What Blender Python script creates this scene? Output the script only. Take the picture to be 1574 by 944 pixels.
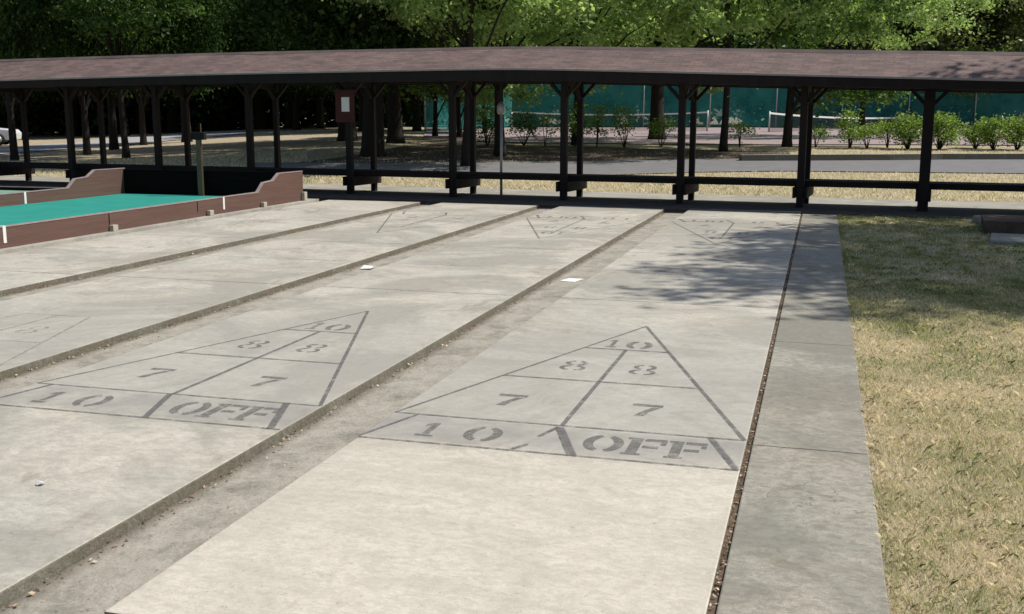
import bpy, math, random
import numpy as np
from mathutils import Vector, Matrix

for o in list(bpy.data.objects): bpy.data.objects.remove(o)
scene = bpy.context.scene
COL = scene.collection

# ------------------------------------------------------------------ camera
CX, CY, CZ = 2.1063, -2.69, 1.5362
YAW, PIT, ROL, FPX = -0.278, 0.1754, 0.0017, 1650.74
s_, c_ = math.sin, math.cos
F = Vector((s_(YAW)*c_(PIT), c_(YAW)*c_(PIT), -s_(PIT)))
R = Vector((c_(YAW), -s_(YAW), 0)); U = R.cross(F)
R2 = c_(ROL)*R + s_(ROL)*U; U2 = -s_(ROL)*R + c_(ROL)*U
cam_d = bpy.data.cameras.new('camera'); cam = bpy.data.objects.new('camera', cam_d); COL.objects.link(cam)
M = Matrix((( R2.x, U2.x, -F.x, CX), (R2.y, U2.y, -F.y, CY), (R2.z, U2.z, -F.z, CZ), (0, 0, 0, 1)))
cam.matrix_world = M
cam_d.sensor_width = 36; cam_d.lens = FPX/1574*36; cam_d.clip_start = 0.05; cam_d.clip_end = 3000
scene.camera = cam

# ------------------------------------------------------------------ light
SUN = Vector((0.70, 0.27, 1.0)).normalized()
world = bpy.data.worlds.new('World'); scene.world = world; world.use_nodes = True
wn = world.node_tree.nodes; bg = wn['Background']
sky = wn.new('ShaderNodeTexSky'); sky.sky_type = 'NISHITA'; sky.sun_disc = False
sky.sun_elevation = math.asin(SUN.z); sky.sun_rotation = math.atan2(SUN.x, SUN.y)
sky.air_density = 1.0; sky.dust_density = 1.5; sky.ozone_density = 1.0
world.node_tree.links.new(sky.outputs[0], bg.inputs[0]); bg.inputs[1].default_value = 0.09
sl = bpy.data.lights.new('sun', 'SUN'); sl.energy = 4.5; sl.angle = math.radians(0.53); sl.color = (1, 0.95, 0.87)
so = bpy.data.objects.new('sun', sl); COL.objects.link(so)
so.rotation_euler = SUN.to_track_quat('Z', 'Y').to_euler(); so.location = (20, 8, 30)
scene.view_settings.view_transform = 'Standard'; scene.view_settings.look = 'None'
scene.view_settings.exposure = 0.08; scene.view_settings.gamma = 1
scene.render.engine = 'CYCLES'
scene.cycles.max_bounces = 6; scene.cycles.transparent_max_bounces = 6
scene.cycles.diffuse_bounces = 3; scene.cycles.glossy_bounces = 2; scene.cycles.transmission_bounces = 3

# ------------------------------------------------------------------ helpers
rnd = random.Random(7)
def tag(o, label=None, cat=None, group=None, kind=None):
    if label: o['label'] = label
    if cat: o['category'] = cat
    if group: o['group'] = group
    if kind: o['kind'] = kind
    return o
def empty(name, loc=(0, 0, 0), rz=0.0):
    o = bpy.data.objects.new(name, None); COL.objects.link(o); o.location = loc; o.rotation_euler.z = rz
    o.empty_display_size = 0.1
    return o
def raw_mesh(name, V, faces_idx, sizes, mat, smooth=False):
    """fast mesh from numpy arrays; faces_idx flat loop list, sizes per face"""
    V = np.asarray(V, np.float32); faces_idx = np.asarray(faces_idx, np.int32); sizes = np.asarray(sizes, np.int32)
    me = bpy.data.meshes.new(name)
    me.vertices.add(len(V)); me.vertices.foreach_set('co', V.ravel())
    me.loops.add(len(faces_idx)); me.loops.foreach_set('vertex_index', faces_idx)
    me.polygons.add(len(sizes))
    st = np.concatenate([[0], np.cumsum(sizes)[:-1]]).astype(np.int32)
    me.polygons.foreach_set('loop_start', st)
    me.polygons.foreach_set('loop_total', sizes)
    if smooth: me.polygons.foreach_set('use_smooth', np.ones(len(sizes), bool))
    me.update(calc_edges=True); me.validate()
    if mat: me.materials.append(mat)
    return me
def link_mesh(name, me, parent=None):
    o = bpy.data.objects.new(name, me); COL.objects.link(o)
    if parent is not None: o.parent = parent
    return o
class MB:
    def __init__(self): self.v = []; self.f = []
    def poly(self, pts):
        n = len(self.v); self.v += [tuple(p) for p in pts]; self.f.append(list(range(n, n+len(pts))))
    def hexa(self, a, b):
        """a: 4 bottom pts ccw, b: 4 top pts"""
        n = len(self.v); self.v += [tuple(p) for p in list(a)+list(b)]
        for q in ((3, 2, 1, 0), (4, 5, 6, 7), (0, 1, 5, 4), (1, 2, 6, 5), (2, 3, 7, 6), (3, 0, 4, 7)):
            self.f.append([n+i for i in q])
    def box(self, x0, x1, y0, y1, z0, z1):
        self.hexa([(x0, y0, z0), (x1, y0, z0), (x1, y1, z0), (x0, y1, z0)], [(x0, y0, z1), (x1, y0, z1), (x1, y1, z1), (x0, y1, z1)])
    def prism(self, prof, fn0, fn1):
        """profile list extruded between two mapping functions"""
        n = len(self.v); k = len(prof)
        self.v += [tuple(fn0(p)) for p in prof]+[tuple(fn1(p)) for p in prof]
        self.f.append([n+i for i in range(k)][::-1]); self.f.append([n+k+i for i in range(k)])
        for i in range(k):
            j = (i+1) % k; self.f.append([n+i, n+j, n+k+j, n+k+i])
    def tube(self, pts, rads, seg=8, cap=True):
        n0 = len(self.v); pts = [Vector(p) for p in pts]
        for i, p in enumerate(pts):
            d = (pts[min(i+1, len(pts)-1)]-pts[max(i-1, 0)]).normalized()
            a = Vector((1, 0, 0)) if abs(d.x) < 0.8 else Vector((0, 1, 0))
            u = d.cross(a).normalized(); w = d.cross(u)
            for k in range(seg):
                an = 2*math.pi*k/seg
                self.v.append(tuple(p+(u*math.cos(an)+w*math.sin(an))*rads[i]))
        for i in range(len(pts)-1):
            for k in range(seg):
                a = n0+i*seg+k; b = n0+i*seg+(k+1) % seg
                self.f.append([a, b, b+seg, a+seg])
        if cap:
            self.f.append([n0+k for k in range(seg)][::-1]); self.f.append([n0+(len(pts)-1)*seg+k for k in range(seg)])
    def bar(self, p, q, w, h, up=(0, 0, 1)):
        p = Vector(p); q = Vector(q); d = (q-p).normalized(); up = Vector(up)
        s = d.cross(up).normalized()*w/2; t = s.cross(d).normalized()*h/2
        self.hexa([p-s-t, p+s-t, q+s-t, q-s-t], [p-s+t, p+s+t, q+s+t, q-s+t])
    def build(self, name, mat, parent=None, smooth=False, bevel=0):
        me = bpy.data.meshes.new(name); me.from_pydata(self.v, [], self.f); me.update()
        me.materials.append(mat)
        if smooth:
            for p in me.polygons: p.use_smooth = True
        o = link_mesh(name, me, parent)
        if bevel:
            b = o.modifiers.new('bevel', 'BEVEL'); b.width = bevel; b.segments = 2; b.limit_method = 'ANGLE'
        return o
def copy_tree(o, parent=None):
    c = o.copy(); COL.objects.link(c)
    c.parent = parent
    for ch in list(o.children): copy_tree(ch, c)
    return c

FW = (s_(YAW), c_(YAW)); RT = (c_(YAW), -s_(YAW))
def prof(t):
    return float(np.interp(t, [0, 24, 29, 34, 39, 63, 76, 3000], [0, 0, .10, .25, .50, .73, .80, .80]))
def ground_z(x, y):
    dx, dy = x-CX, y-CY
    t = dx*FW[0]+dy*FW[1]; l = dx*RT[0]+dy*RT[1]
    if t < 24: return 0.0
    u = l/t
    b = min(1, max(0, (u+0.47)/0.37)); b = 0.05+0.95*b*b*(3-2*b)
    return prof(t)*b
def at(bearing, dist, dz=0.0):
    """point on the ground at a bearing (image pixels, 787 = straight ahead) and distance in metres"""
    l = (bearing-787)/FPX*0.985*dist
    x = CX+FW[0]*dist+RT[0]*l; y = CY+FW[1]*dist+RT[1]*l
    return Vector((x, y, ground_z(x, y)+dz))
def on_ground(px, py):
    d = F+R2*((px-787)/FPX)-U2*((py-472)/FPX); o = Vector((CX, CY, CZ)); t = 5.0
    for _ in range(4000):
        p = o+d*t
        if p.z <= ground_z(p.x, p.y): break
        t *= 1.003
    return p

# ------------------------------------------------------------------ materials
def new_mat(name):
    m = bpy.data.materials.new(name); m.use_nodes = True
    nt = m.node_tree; b = nt.nodes['Principled BSDF']
    b.inputs['Specular IOR Level'].default_value = 0.3
    return m, nt, b
def nd(nt, t, **kw):
    n = nt.nodes.new(t)
    for k, v in kw.items():
        if k in n.inputs.keys(): n.inputs[k].default_value = v
        else: setattr(n, k, v)
    return n
def pos(nt, scale=(1, 1, 1), world_=True):
    if world_: g = nd(nt, 'ShaderNodeNewGeometry').outputs['Position']
    else: g = nd(nt, 'ShaderNodeTexCoord').outputs['Object']
    mp = nd(nt, 'ShaderNodeMapping'); mp.inputs['Scale'].default_value = scale
    nt.links.new(g, mp.inputs[0]); return mp.outputs[0]
def noise(nt, vec, scale, detail=4, rough=0.55, dist=0.0):
    n = nd(nt, 'ShaderNodeTexNoise', Scale=scale, Detail=detail, Roughness=rough, Distortion=dist)
    nt.links.new(vec, n.inputs['Vector']); return n.outputs['Fac']
def ramp(nt, fac, stops):
    r = nd(nt, 'ShaderNodeValToRGB'); e = r.color_ramp.elements
    while len(e) < len(stops): e.new(0.5)
    for i, (p, c) in enumerate(stops):
        e[i].position = p; e[i].color = (c[0], c[1], c[2], 1) if isinstance(c, tuple) else (c, c, c, 1)
    nt.links.new(fac, r.inputs[0]); return r.outputs[0]
def mix(nt, fac, a, b, mode='MIX'):
    m = nd(nt, 'ShaderNodeMix', data_type='RGBA', blend_type=mode)
    for sock, v in ((m.inputs[0], fac), (m.inputs[6], a), (m.inputs[7], b)):
        if hasattr(v, 'links'): nt.links.new(v, sock)
        elif isinstance(v, (int, float)): sock.default_value = v if sock.type == 'VALUE' else (v, v, v, 1)
        else: sock.default_value = (*v[:3], 1)
    return m.outputs[2]
def math_(nt, op, a, b=None, clamp=False):
    m = nd(nt, 'ShaderNodeMath', operation=op, use_clamp=clamp)
    for s, v in zip(m.inputs, (a, b)):
        if v is None: continue
        if hasattr(v, 'links'): nt.links.new(v, s)
        else: s.default_value = v
    return m.outputs[0]
def bump(nt, b, h, strength=0.3, dist=0.01):
    n = nd(nt, 'ShaderNodeBump', Strength=strength, Distance=dist)
    nt.links.new(h, n.inputs['Height']); nt.links.new(n.outputs[0], b.inputs['Normal'])

def concrete(name, light, dark, lane=False, rough=0.85, speck=1.0):
    m, nt, b = new_mat(name)
    P = pos(nt); PS = pos(nt, (1.0, 1.5, 1)); PB = pos(nt, (0.7, 3.4, 1))
    big = ramp(nt, noise(nt, PS, 0.8, 5, 0.6, 0.5), [(0.38, 0.0), (0.62, 1.0)])
    med = ramp(nt, noise(nt, PS, 5.0, 7, 0.7, 0.3), [(0.42, 0.0), (0.62, 1.0)])
    streak = ramp(nt, noise(nt, PB, 2.0, 6, 0.68, 0.8), [(0.50, 0.0), (0.66, 1.0)])
    fine = ramp(nt, noise(nt, PS, 55, 5, 0.75), [(0.40, 0.0), (0.62, 1.0)])
    fine2 = ramp(nt, noise(nt, P, 210, 3, 0.7), [(0.42, 0.0), (0.60, 1.0)])
    col = mix(nt, big, light, dark)
    col = mix(nt, math_(nt, 'MULTIPLY', med, 0.5), col, tuple(x*0.74 for x in dark))
    col = mix(nt, math_(nt, 'MULTIPLY', streak, 0.38), col, tuple(x*0.60 for x in dark))
    col = mix(nt, math_(nt, 'MULTIPLY', fine, 0.48*speck), col, tuple(x*0.66 for x in dark))
    col = mix(nt, math_(nt, 'MULTIPLY', fine2, 0.42*speck), col, tuple(min(1, x*1.3) for x in light))
    mott = ramp(nt, noise(nt, PS, 17, 6, 0.75, .6), [(0.44, 0.0), (0.60, 1.0)])
    col = mix(nt, math_(nt, 'MULTIPLY', mott, 0.44*speck), col, tuple(x*0.66 for x in dark))
    st1 = ramp(nt, noise(nt, P, 0.62, 7, 0.72, 0.9), [(0.44, 0.0), (0.56, 1.0)])
    col = mix(nt, math_(nt, 'MULTIPLY', st1, 0.62), col, tuple(x*0.60 for x in dark))
    st2 = ramp(nt, noise(nt, pos(nt, (1.3, 1, 1)), 1.7, 6, 0.75, 1.2), [(0.55, 0.0), (0.66, 1.0)])
    col = mix(nt, math_(nt, 'MULTIPLY', st2, 0.6), col, (dark[0]*.58, dark[1]*.55, dark[2]*.48))
    vv = nd(nt, 'ShaderNodeTexVoronoi', feature='DISTANCE_TO_EDGE', Scale=0.42)
    wv = nd(nt, 'ShaderNodeVectorMath', operation='ADD'); nz = nd(nt, 'ShaderNodeTexNoise', Scale=2.4, Detail=6)
    nt.links.new(P, nz.inputs['Vector']); nt.links.new(P, wv.inputs[0]); nt.links.new(nz.outputs['Color'], wv.inputs[1]); nt.links.new(wv.outputs[0], vv.inputs['Vector'])
    ck = nd(nt, 'ShaderNodeMapRange'); nt.links.new(vv.outputs[0], ck.inputs[0]); ck.inputs[1].default_value = 0.0008; ck.inputs[2].default_value = 0.0026; ck.inputs[3].default_value = 1; ck.inputs[4].default_value = 0
    ckm = ramp(nt, noise(nt, P, 0.45, 3), [(0.50, 0.0), (0.58, 1.0)])
    col = mix(nt, math_(nt, 'MULTIPLY', math_(nt, 'MULTIPLY', ck.outputs[0], ckm), 0.6), col, (0.12, 0.11, 0.09))
    hue = ramp(nt, noise(nt, P, 1.1, 3, 0.6), [(0.38, (1.01, 0.995, 0.965)), (0.62, (0.985, 1.0, 0.985))])
    col = mix(nt, 1.0, col, hue, 'MULTIPLY')
    spots = ramp(nt, noise(nt, P, 24, 4, 0.8), [(0.62, 0.0), (0.70, 1.0)])
    col = mix(nt, math_(nt, 'MULTIPLY', spots, 0.6), col, (0.15, 0.135, 0.11))
    if lane:
        sx = nd(nt, 'ShaderNodeSeparateXYZ'); nt.links.new(P, sx.inputs[0]); y = sx.outputs[1]; x = sx.outputs[0]
        # the standing end is cleaner, creamier concrete than the sealed playing surface
        wob = noise(nt, PS, 3.0, 3)
        yy = math_(nt, 'ADD', y, math_(nt, 'MULTIPLY', wob, 0.25))
        mr = nd(nt, 'ShaderNodeMapRange'); nt.links.new(yy, mr.inputs[0]); mr.inputs[1].default_value = 1.95; mr.inputs[2].default_value = 2.22
        mr.inputs[3].default_value = 1; mr.inputs[4].default_value = 0
        m1 = nd(nt, 'ShaderNodeMapRange'); nt.links.new(x, m1.inputs[0]); m1.inputs[1].default_value = -0.2; m1.inputs[2].default_value = -0.19
        f = math_(nt, 'MULTIPLY', mr.outputs[0], m1.outputs[0])
        cream = mix(nt, med, (0.64, 0.59, 0.505), (0.55, 0.505, 0.43))
        cream = mix(nt, math_(nt, 'MULTIPLY', streak, 0.45), cream, (0.36, 0.335, 0.28))
        cream = mix(nt, math_(nt, 'MULTIPLY', st2, 0.5), cream, (0.33, 0.30, 0.245))
        cream = mix(nt, math_(nt, 'MULTIPLY', st1, 0.35), cream, (0.40, 0.37, 0.31))
        cream = mix(nt, math_(nt, 'MULTIPLY', mott, 0.5), cream, (0.36, 0.325, 0.265))
        cream = mix(nt, math_(nt, 'MULTIPLY', fine, 0.4), cream, (0.36, 0.325, 0.26))
        cream = mix(nt, math_(nt, 'MULTIPLY', fine2, 0.35), cream, (0.70, 0.65, 0.54))
        cream = mix(nt, math_(nt, 'MULTIPLY', spots, 0.6), cream, (0.19, 0.16, 0.12))
        col = mix(nt, math_(nt, 'MULTIPLY', f, 0.85), col, cream)
        st = ramp(nt, noise(nt, P, 1.3, 6, 0.7, 1.0), [(0.48, 0.0), (0.62, 1.0)])
        # sealed scoring area is a little greyer
        a1 = nd(nt, 'ShaderNodeMapRange'); nt.links.new(yy, a1.inputs[0]); a1.inputs[1].default_value = 2.05; a1.inputs[2].default_value = 2.2
        a2 = nd(nt, 'ShaderNodeMapRange'); nt.links.new(yy, a2.inputs[0]); a2.inputs[1].default_value = 4.3; a2.inputs[2].default_value = 5.6; a2.inputs[3].default_value = 1; a2.inputs[4].default_value = 0
        g = math_(nt, 'MULTIPLY', a1.outputs[0], a2.outputs[0])
        col = mix(nt, math_(nt, 'MULTIPLY', g, 0.42), col, (0.34, 0.33, 0.30))
        # old paint worn to a grey film in the 10 OFF band
        b1 = nd(nt, 'ShaderNodeMapRange'); nt.links.new(y, b1.inputs[0]); b1.inputs[1].default_value = 1.96; b1.inputs[2].default_value = 2.0
        b2 = nd(nt, 'ShaderNodeMapRange'); nt.links.new(y, b2.inputs[0]); b2.inputs[1].default_value = 2.36; b2.inputs[2].default_value = 2.4; b2.inputs[3].default_value = 1; b2.inputs[4].default_value = 0
        h = math_(nt, 'MULTIPLY', math_(nt, 'MULTIPLY', b1.outputs[0], b2.outputs[0]), ramp(nt, noise(nt, P, 4.2, 4), [(0.38, 0.05), (0.62, 1.0)]))
        col = mix(nt, math_(nt, 'MULTIPLY', h, 0.45), col, (0.22, 0.21, 0.20))
    nt.links.new(col, b.inputs['Base Color']); b.inputs['Roughness'].default_value = rough
    hgt = mix(nt, 0.5, noise(nt, P, 160, 3, 0.6), noise(nt, P, 25, 4, 0.6))
    bump(nt, b, hgt, 0.35, 0.004)
    return m

def simple(name, col, rough=0.8, var=0.25, scale=6, bmp=0.2, stretch=(1, 1, 1), dark=None, spec=0.3, metal=0):
    m, nt, b = new_mat(name)
    P = pos(nt, stretch)
    n = ramp(nt, noise(nt, P, scale, 5, 0.65), [(0.3, 0.0), (0.7, 1.0)])
    c = mix(nt, n, col, dark if dark else tuple(x*(1-var) for x in col))
    nt.links.new(c, b.inputs['Base Color']); b.inputs['Roughness'].default_value = rough
    b.inputs['Specular IOR Level'].default_value = spec; b.inputs['Metallic'].default_value = metal
    if bmp: bump(nt, b, noise(nt, P, scale*6, 4), bmp, 0.004)
    return m

M_LANE = concrete('lane_concrete', (0.58, 0.545, 0.475), (0.46, 0.435, 0.38), lane=True)
M_WALK = concrete('walk_concrete', (0.41, 0.385, 0.325), (0.30, 0.283, 0.24), speck=1.6)
M_SLAB = concrete('slab_concrete', (0.46, 0.44, 0.39), (0.38, 0.37, 0.33))
M_CURB = concrete('curb_concrete', (0.45, 0.43, 0.39), (0.34, 0.33, 0.30))

def gutter_mat():
    m, nt, b = new_mat('gutter_dirt'); P = pos(nt)
    a = ramp(nt, noise(nt, P, 3.2, 6, 0.7, 0.5), [(0.36, (0.42, 0.395, 0.335)), (0.50, (0.35, 0.328, 0.27)), (0.64, (0.225, 0.215, 0.178))])
    f = ramp(nt, noise(nt, P, 70, 5, 0.75), [(0.36, 0.0), (0.66, 1.0)])
    c = mix(nt, math_(nt, 'MULTIPLY', f, 0.45), a, (0.19, 0.17, 0.14))
    mm = ramp(nt, noise(nt, P, 11, 6, 0.8, .8), [(0.46, 0.0), (0.60, 1.0)])
    c = mix(nt, math_(nt, 'MULTIPLY', mm, 0.4), c, (0.50, 0.46, 0.40))
    sp = ramp(nt, noise(nt, P, 34, 3, 0.8), [(0.60, 0.0), (0.68, 1.0)])
    c = mix(nt, math_(nt, 'MULTIPLY', sp, 0.55), c, (0.12, 0.10, 0.075))
    # dirt gathers along the foot of every slab: repeats with the lanes
    sx = nd(nt, 'ShaderNodeSeparateXYZ'); nt.links.new(P, sx.inputs[0])
    q = math_(nt, 'PINGPONG', math_(nt, 'ADD', sx.outputs[0], math_(nt, 'ADD', 0.41+22.4, math_(nt, 'MULTIPLY', noise(nt, P, 6, 3), 0.04))), 1.12)
    dd = nd(nt, 'ShaderNodeMapRange'); nt.links.new(q, dd.inputs[0]); dd.inputs[1].default_value = 0.02; dd.inputs[2].default_value = 0.10; dd.inputs[3].default_value = 0.8; dd.inputs[4].default_value = 0
    c = mix(nt, dd.outputs[0], c, (0.11, 0.095, 0.075))
    nt.links.new(c, b.inputs['Base Color']); b.inputs['Roughness'].default_value = 0.95
    bump(nt, b, noise(nt, P, 60, 5, 0.7), 0.7, 0.008); return m
M_GUT = gutter_mat()
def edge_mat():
    m, nt, b = new_mat('edge_stain_and_shade'); P = pos(nt)
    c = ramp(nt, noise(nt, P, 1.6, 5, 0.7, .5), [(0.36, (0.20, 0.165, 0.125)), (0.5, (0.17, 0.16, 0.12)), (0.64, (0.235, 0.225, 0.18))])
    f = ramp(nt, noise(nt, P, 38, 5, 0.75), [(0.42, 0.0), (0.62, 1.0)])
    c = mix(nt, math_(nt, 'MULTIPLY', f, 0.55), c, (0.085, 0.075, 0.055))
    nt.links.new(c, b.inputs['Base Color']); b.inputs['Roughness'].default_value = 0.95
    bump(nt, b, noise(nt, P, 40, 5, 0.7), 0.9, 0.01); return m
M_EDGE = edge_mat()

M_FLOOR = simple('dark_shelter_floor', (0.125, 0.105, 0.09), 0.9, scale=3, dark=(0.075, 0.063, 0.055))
M_JOINT = simple('joint_dirt', (0.17, 0.12, 0.08), 1.0, scale=9, dark=(0.035, 0.026, 0.018), bmp=.8)
def paint_mat(name, col, wear_lo, wear_hi, scale=14):
    m, nt, b = new_mat(name); P = pos(nt)
    b.inputs['Base Color'].default_value = (*col, 1); b.inputs['Roughness'].default_value = 0.85
    n = mix(nt, 0.45, noise(nt, P, scale, 5, 0.7), noise(nt, P, 120, 3, 0.7))
    r = ramp(nt, n, [(wear_lo, .88), (wear_hi, 0.06)])
    tr = nd(nt, 'ShaderNodeBsdfTransparent'); mx = nd(nt, 'ShaderNodeMixShader')
    nt.links.new(r, mx.inputs[0]); nt.links.new(tr.outputs[0], mx.inputs[1]); nt.links.new(b.outputs[0], mx.inputs[2])
    nt.links.new(mx.outputs[0], nt.nodes['Material Output'].inputs['Surface']); return m
M_LINE = paint_mat('worn_line_paint', (0.15, 0.145, 0.14), 0.42, 0.64)
M_NUM = paint_mat('worn_number_paint', (0.16, 0.155, 0.145), 0.40, 0.62)
M_FADE2 = paint_mat('very_faded_paint', (0.19, 0.18, 0.165), 0.30, 0.54)
M_FADE = paint_mat('faded_paint', (0.16, 0.155, 0.145), 0.42, 0.60)

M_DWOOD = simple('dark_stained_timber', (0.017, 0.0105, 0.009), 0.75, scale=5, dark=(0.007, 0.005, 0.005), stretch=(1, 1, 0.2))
M_RWOOD = simple('bocce_timber', (0.145, 0.085, 0.068), 0.7, scale=5, dark=(0.105, 0.058, 0.046), stretch=(1, 0.25, 6), bmp=0.3)
M_RTOP = simple('bocce_timber_top', (0.36, 0.29, 0.28), 0.55, scale=8, dark=(0.27, 0.20, 0.19), spec=0.5)
M_EWALL = simple('end_wall_timber', (0.014, 0.010, 0.009), 1.0, spec=0.03, scale=5, dark=(0.008, 0.006, 0.006), stretch=(0.3, 1, 5))
M_CARPET = simple('green_carpet', (0.038, 0.285, 0.232), 1.0, spec=0.05, var=0.16, scale=2.0, bmp=0.4)
M_CARPET2 = simple('pale_green_carpet', (0.20, 0.34, 0.26), 0.9, var=0.2, scale=2.0)
M_WHITE = simple('white_paint', (0.78, 0.77, 0.74), 0.6, var=0.12, scale=20, bmp=0)
M_PAPER = simple('paper_white', (0.80, 0.79, 0.76), 0.7, var=0.08, scale=12, bmp=0)
M_REDBOARD = simple('red_brown_board', (0.07, 0.018, 0.014), 0.7)
M_BLOCK = simple('block_concrete', (0.47, 0.43, 0.36), 0.9, scale=20)
M_POSTG = simple('grey_green_post', (0.19, 0.125, 0.085), 0.9, spec=.05, scale=10)
M_STEEL = simple('galvanised_steel', (0.42, 0.44, 0.44), 0.45, var=0.15, metal=0.3, spec=0.5)
M_NET = simple('net_cord', (0.03, 0.04, 0.04), 0.9, bmp=0)
M_BARK = simple('bark', (0.075, 0.058, 0.043), 0.95, scale=5, dark=(0.03, 0.024, 0.018), stretch=(3, 3, 0.5), bmp=0.8)
M_BARKD = simple('dark_bark', (0.030, 0.024, 0.019), 0.95, scale=5, dark=(0.015, 0.012, 0.010), stretch=(3, 3, 0.5), bmp=0.8)
M_ASPH = simple('asphalt', (0.20, 0.195, 0.20), 0.9, scale=2.5, dark=(0.155, 0.15, 0.155))
M_ROADP = simple('pale_road', (0.42, 0.41, 0.40), 0.9, scale=1.5, dark=(0.34, 0.33, 0.33))
M_COURT = simple('tennis_surface', (0.36, 0.275, 0.275), 0.9, scale=0.9, dark=(0.27, 0.225, 0.225))
M_TIMB = simple('weathered_timber', (0.12, 0.085, 0.062), 0.85, scale=7, dark=(0.06, 0.045, 0.035))

def screen_mat():
    m, nt, b = new_mat('windscreen_mesh'); P = pos(nt)
    c = ramp(nt, noise(nt, P, 0.8, 4), [(0.3, (0.02, 0.22, 0.21)), (0.7, (0.07, 0.40, 0.36))])
    nt.links.new(c, b.inputs['Base Color']); b.inputs['Roughness'].default_value = 0.85
    tl = nd(nt, 'ShaderNodeBsdfTranslucent'); nt.links.new(c, tl.inputs[0])
    mx = nd(nt, 'ShaderNodeMixShader'); mx.inputs[0].default_value = 0.45
    nt.links.new(b.outputs[0], mx.inputs[1]); nt.links.new(tl.outputs[0], mx.inputs[2])
    tp = nd(nt, 'ShaderNodeBsdfTransparent'); m2 = nd(nt, 'ShaderNodeMixShader'); m2.inputs[0].default_value = 0.62
    nt.links.new(tp.outputs[0], m2.inputs[1]); nt.links.new(mx.outputs[0], m2.inputs[2])
    nt.links.new(m2.outputs[0], nt.nodes['Material Output'].inputs['Surface']); return m
M_SCREEN = screen_mat()

def shingle_mat():
    m, nt, b = new_mat('asphalt_shingles')
    uv = nd(nt, 'ShaderNodeUVMap'); uv.uv_map = 'UVMap'
    br = nd(nt, 'ShaderNodeTexBrick'); nt.links.new(uv.outputs[0], br.inputs['Vector'])
    br.inputs['Scale'].default_value = 1.0; br.inputs['Brick Width'].default_value = 0.24; br.inputs['Row Height'].default_value = 0.112
    br.inputs['Mortar Size'].default_value = 0.015; br.inputs['Mortar Smooth'].default_value = 0.9; br.offset = 0.41
    br.inputs['Color1'].default_value = (0.19, 0.112, 0.100, 1); br.inputs['Color2'].default_value = (0.088, 0.058, 0.052, 1)
    br.inputs['Mortar'].default_value = (0.055, 0.040, 0.040, 1)
    P = pos(nt)
    n = ramp(nt, noise(nt, P, 1.6, 5, 0.65), [(0.35, 0.0), (0.7, 1.0)])
    c = mix(nt, math_(nt, 'MULTIPLY', n, 0.5), br.outputs[0], (0.20, 0.150, 0.130))
    g = ramp(nt, noise(nt, P, 70, 3, 0.7), [(0.4, 0.0), (0.7, 1.0)])
    c = mix(nt, math_(nt, 'MULTIPLY', g, 0.3), c, (0.25, 0.185, 0.165))
    mpx = nd(nt, 'ShaderNodeMapping'); mpx.inputs['Scale'].default_value = (2.2, 9, 1); nt.links.new(uv.outputs[0], mpx.inputs[0])
    dsh = ramp(nt, noise(nt, mpx.outputs[0], 1.0, 4, 0.7, .4), [(0.50, 0.0), (0.62, 1.0)])
    c = mix(nt, math_(nt, 'MULTIPLY', dsh, 0.6), c, (0.062, 0.048, 0.044))
    nt.links.new(c, b.inputs['Base Color']); b.inputs['Roughness'].default_value = 0.8
    b.inputs['Specular IOR Level'].default_value = 0.45
    bump(nt, b, br.outputs['Fac'], -0.8, 0.006); return m
M_SHING = shingle_mat()
M_DRIP = simple('eave_edge', (0.34, 0.31, 0.28), 0.6, scale=10)

def grass_ground_mat(name, a, b_, c_, scale=1.0):
    m, nt, b = new_mat(name); P = pos(nt)
    n1 = ramp(nt, noise(nt, P, 0.55*scale, 5, 0.65, 0.5), [(0.40, 0.0), (0.60, 1.0)])
    n2 = ramp(nt, noise(nt, P, 3.2*scale, 5, 0.7), [(0.35, 0.0), (0.65, 1.0)])
    n3 = ramp(nt, noise(nt, P, 45, 4, 0.75), [(0.35, 0.0), (0.68, 1.0)])
    col = mix(nt, n1, a, b_); col = mix(nt, math_(nt, 'MULTIPLY', n2, 0.5), col, c_)
    col = mix(nt, math_(nt, 'MULTIPLY', n3, 0.5), col, tuple(x*0.55 for x in a))
    nt.links.new(col, b.inputs['Base Color']); b.inputs['Roughness'].default_value = 1
    bump(nt, b, noise(nt, P, 30, 5, 0.75), 1.0, 0.04); return m
M_GROUND = grass_ground_mat('dry_lawn', (0.50, 0.41, 0.285), (0.40, 0.345, 0.215), (0.58, 0.47, 0.335))
M_SOIL = grass_ground_mat('turf_thatch', (0.74, 0.61, 0.43), (0.40, 0.40, 0.22), (0.66, 0.46, 0.31), 2)

def foliage(name, stops, trans=0.45, nscale=0.5, tint=(1.25, 1.35, 0.6), rough=.45, wr=.6, wn=.45):
    m, nt, b = new_mat(name)
    g = nd(nt, 'ShaderNodeNewGeometry')
    P = pos(nt)
    f = math_(nt, 'ADD', math_(nt, 'MULTIPLY', g.outputs['Random Per Island'], wr), math_(nt, 'MULTIPLY', noise(nt, P, nscale, 4, .65), wn))
    c = ramp(nt, f, stops)
    nt.links.new(c, b.inputs['Base Color']); b.inputs['Roughness'].default_value = rough
    b.inputs['Specular IOR Level'].default_value = 0.5 if rough < .6 else .1
    tl = nd(nt, 'ShaderNodeBsdfTranslucent')
    nt.links.new(mix(nt, 1.0, c, tint, 'MULTIPLY'), tl.inputs[0])
    mx = nd(nt, 'ShaderNodeMixShader'); mx.inputs[0].default_value = trans
    nt.links.new(b.outputs[0], mx.inputs[1]); nt.links.new(tl.outputs[0], mx.inputs[2])
    nt.links.new(mx.outputs[0], nt.nodes['Material Output'].inputs['Surface']); return m
M_LEAF = foliage('broadleaf', [(0.15, (0.13, 0.22, 0.075)), (0.5, (0.31, 0.43, 0.16)), (0.85, (0.50, 0.60, 0.30))], 0.58, .5, (1.15, 1.25, .7))
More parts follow.
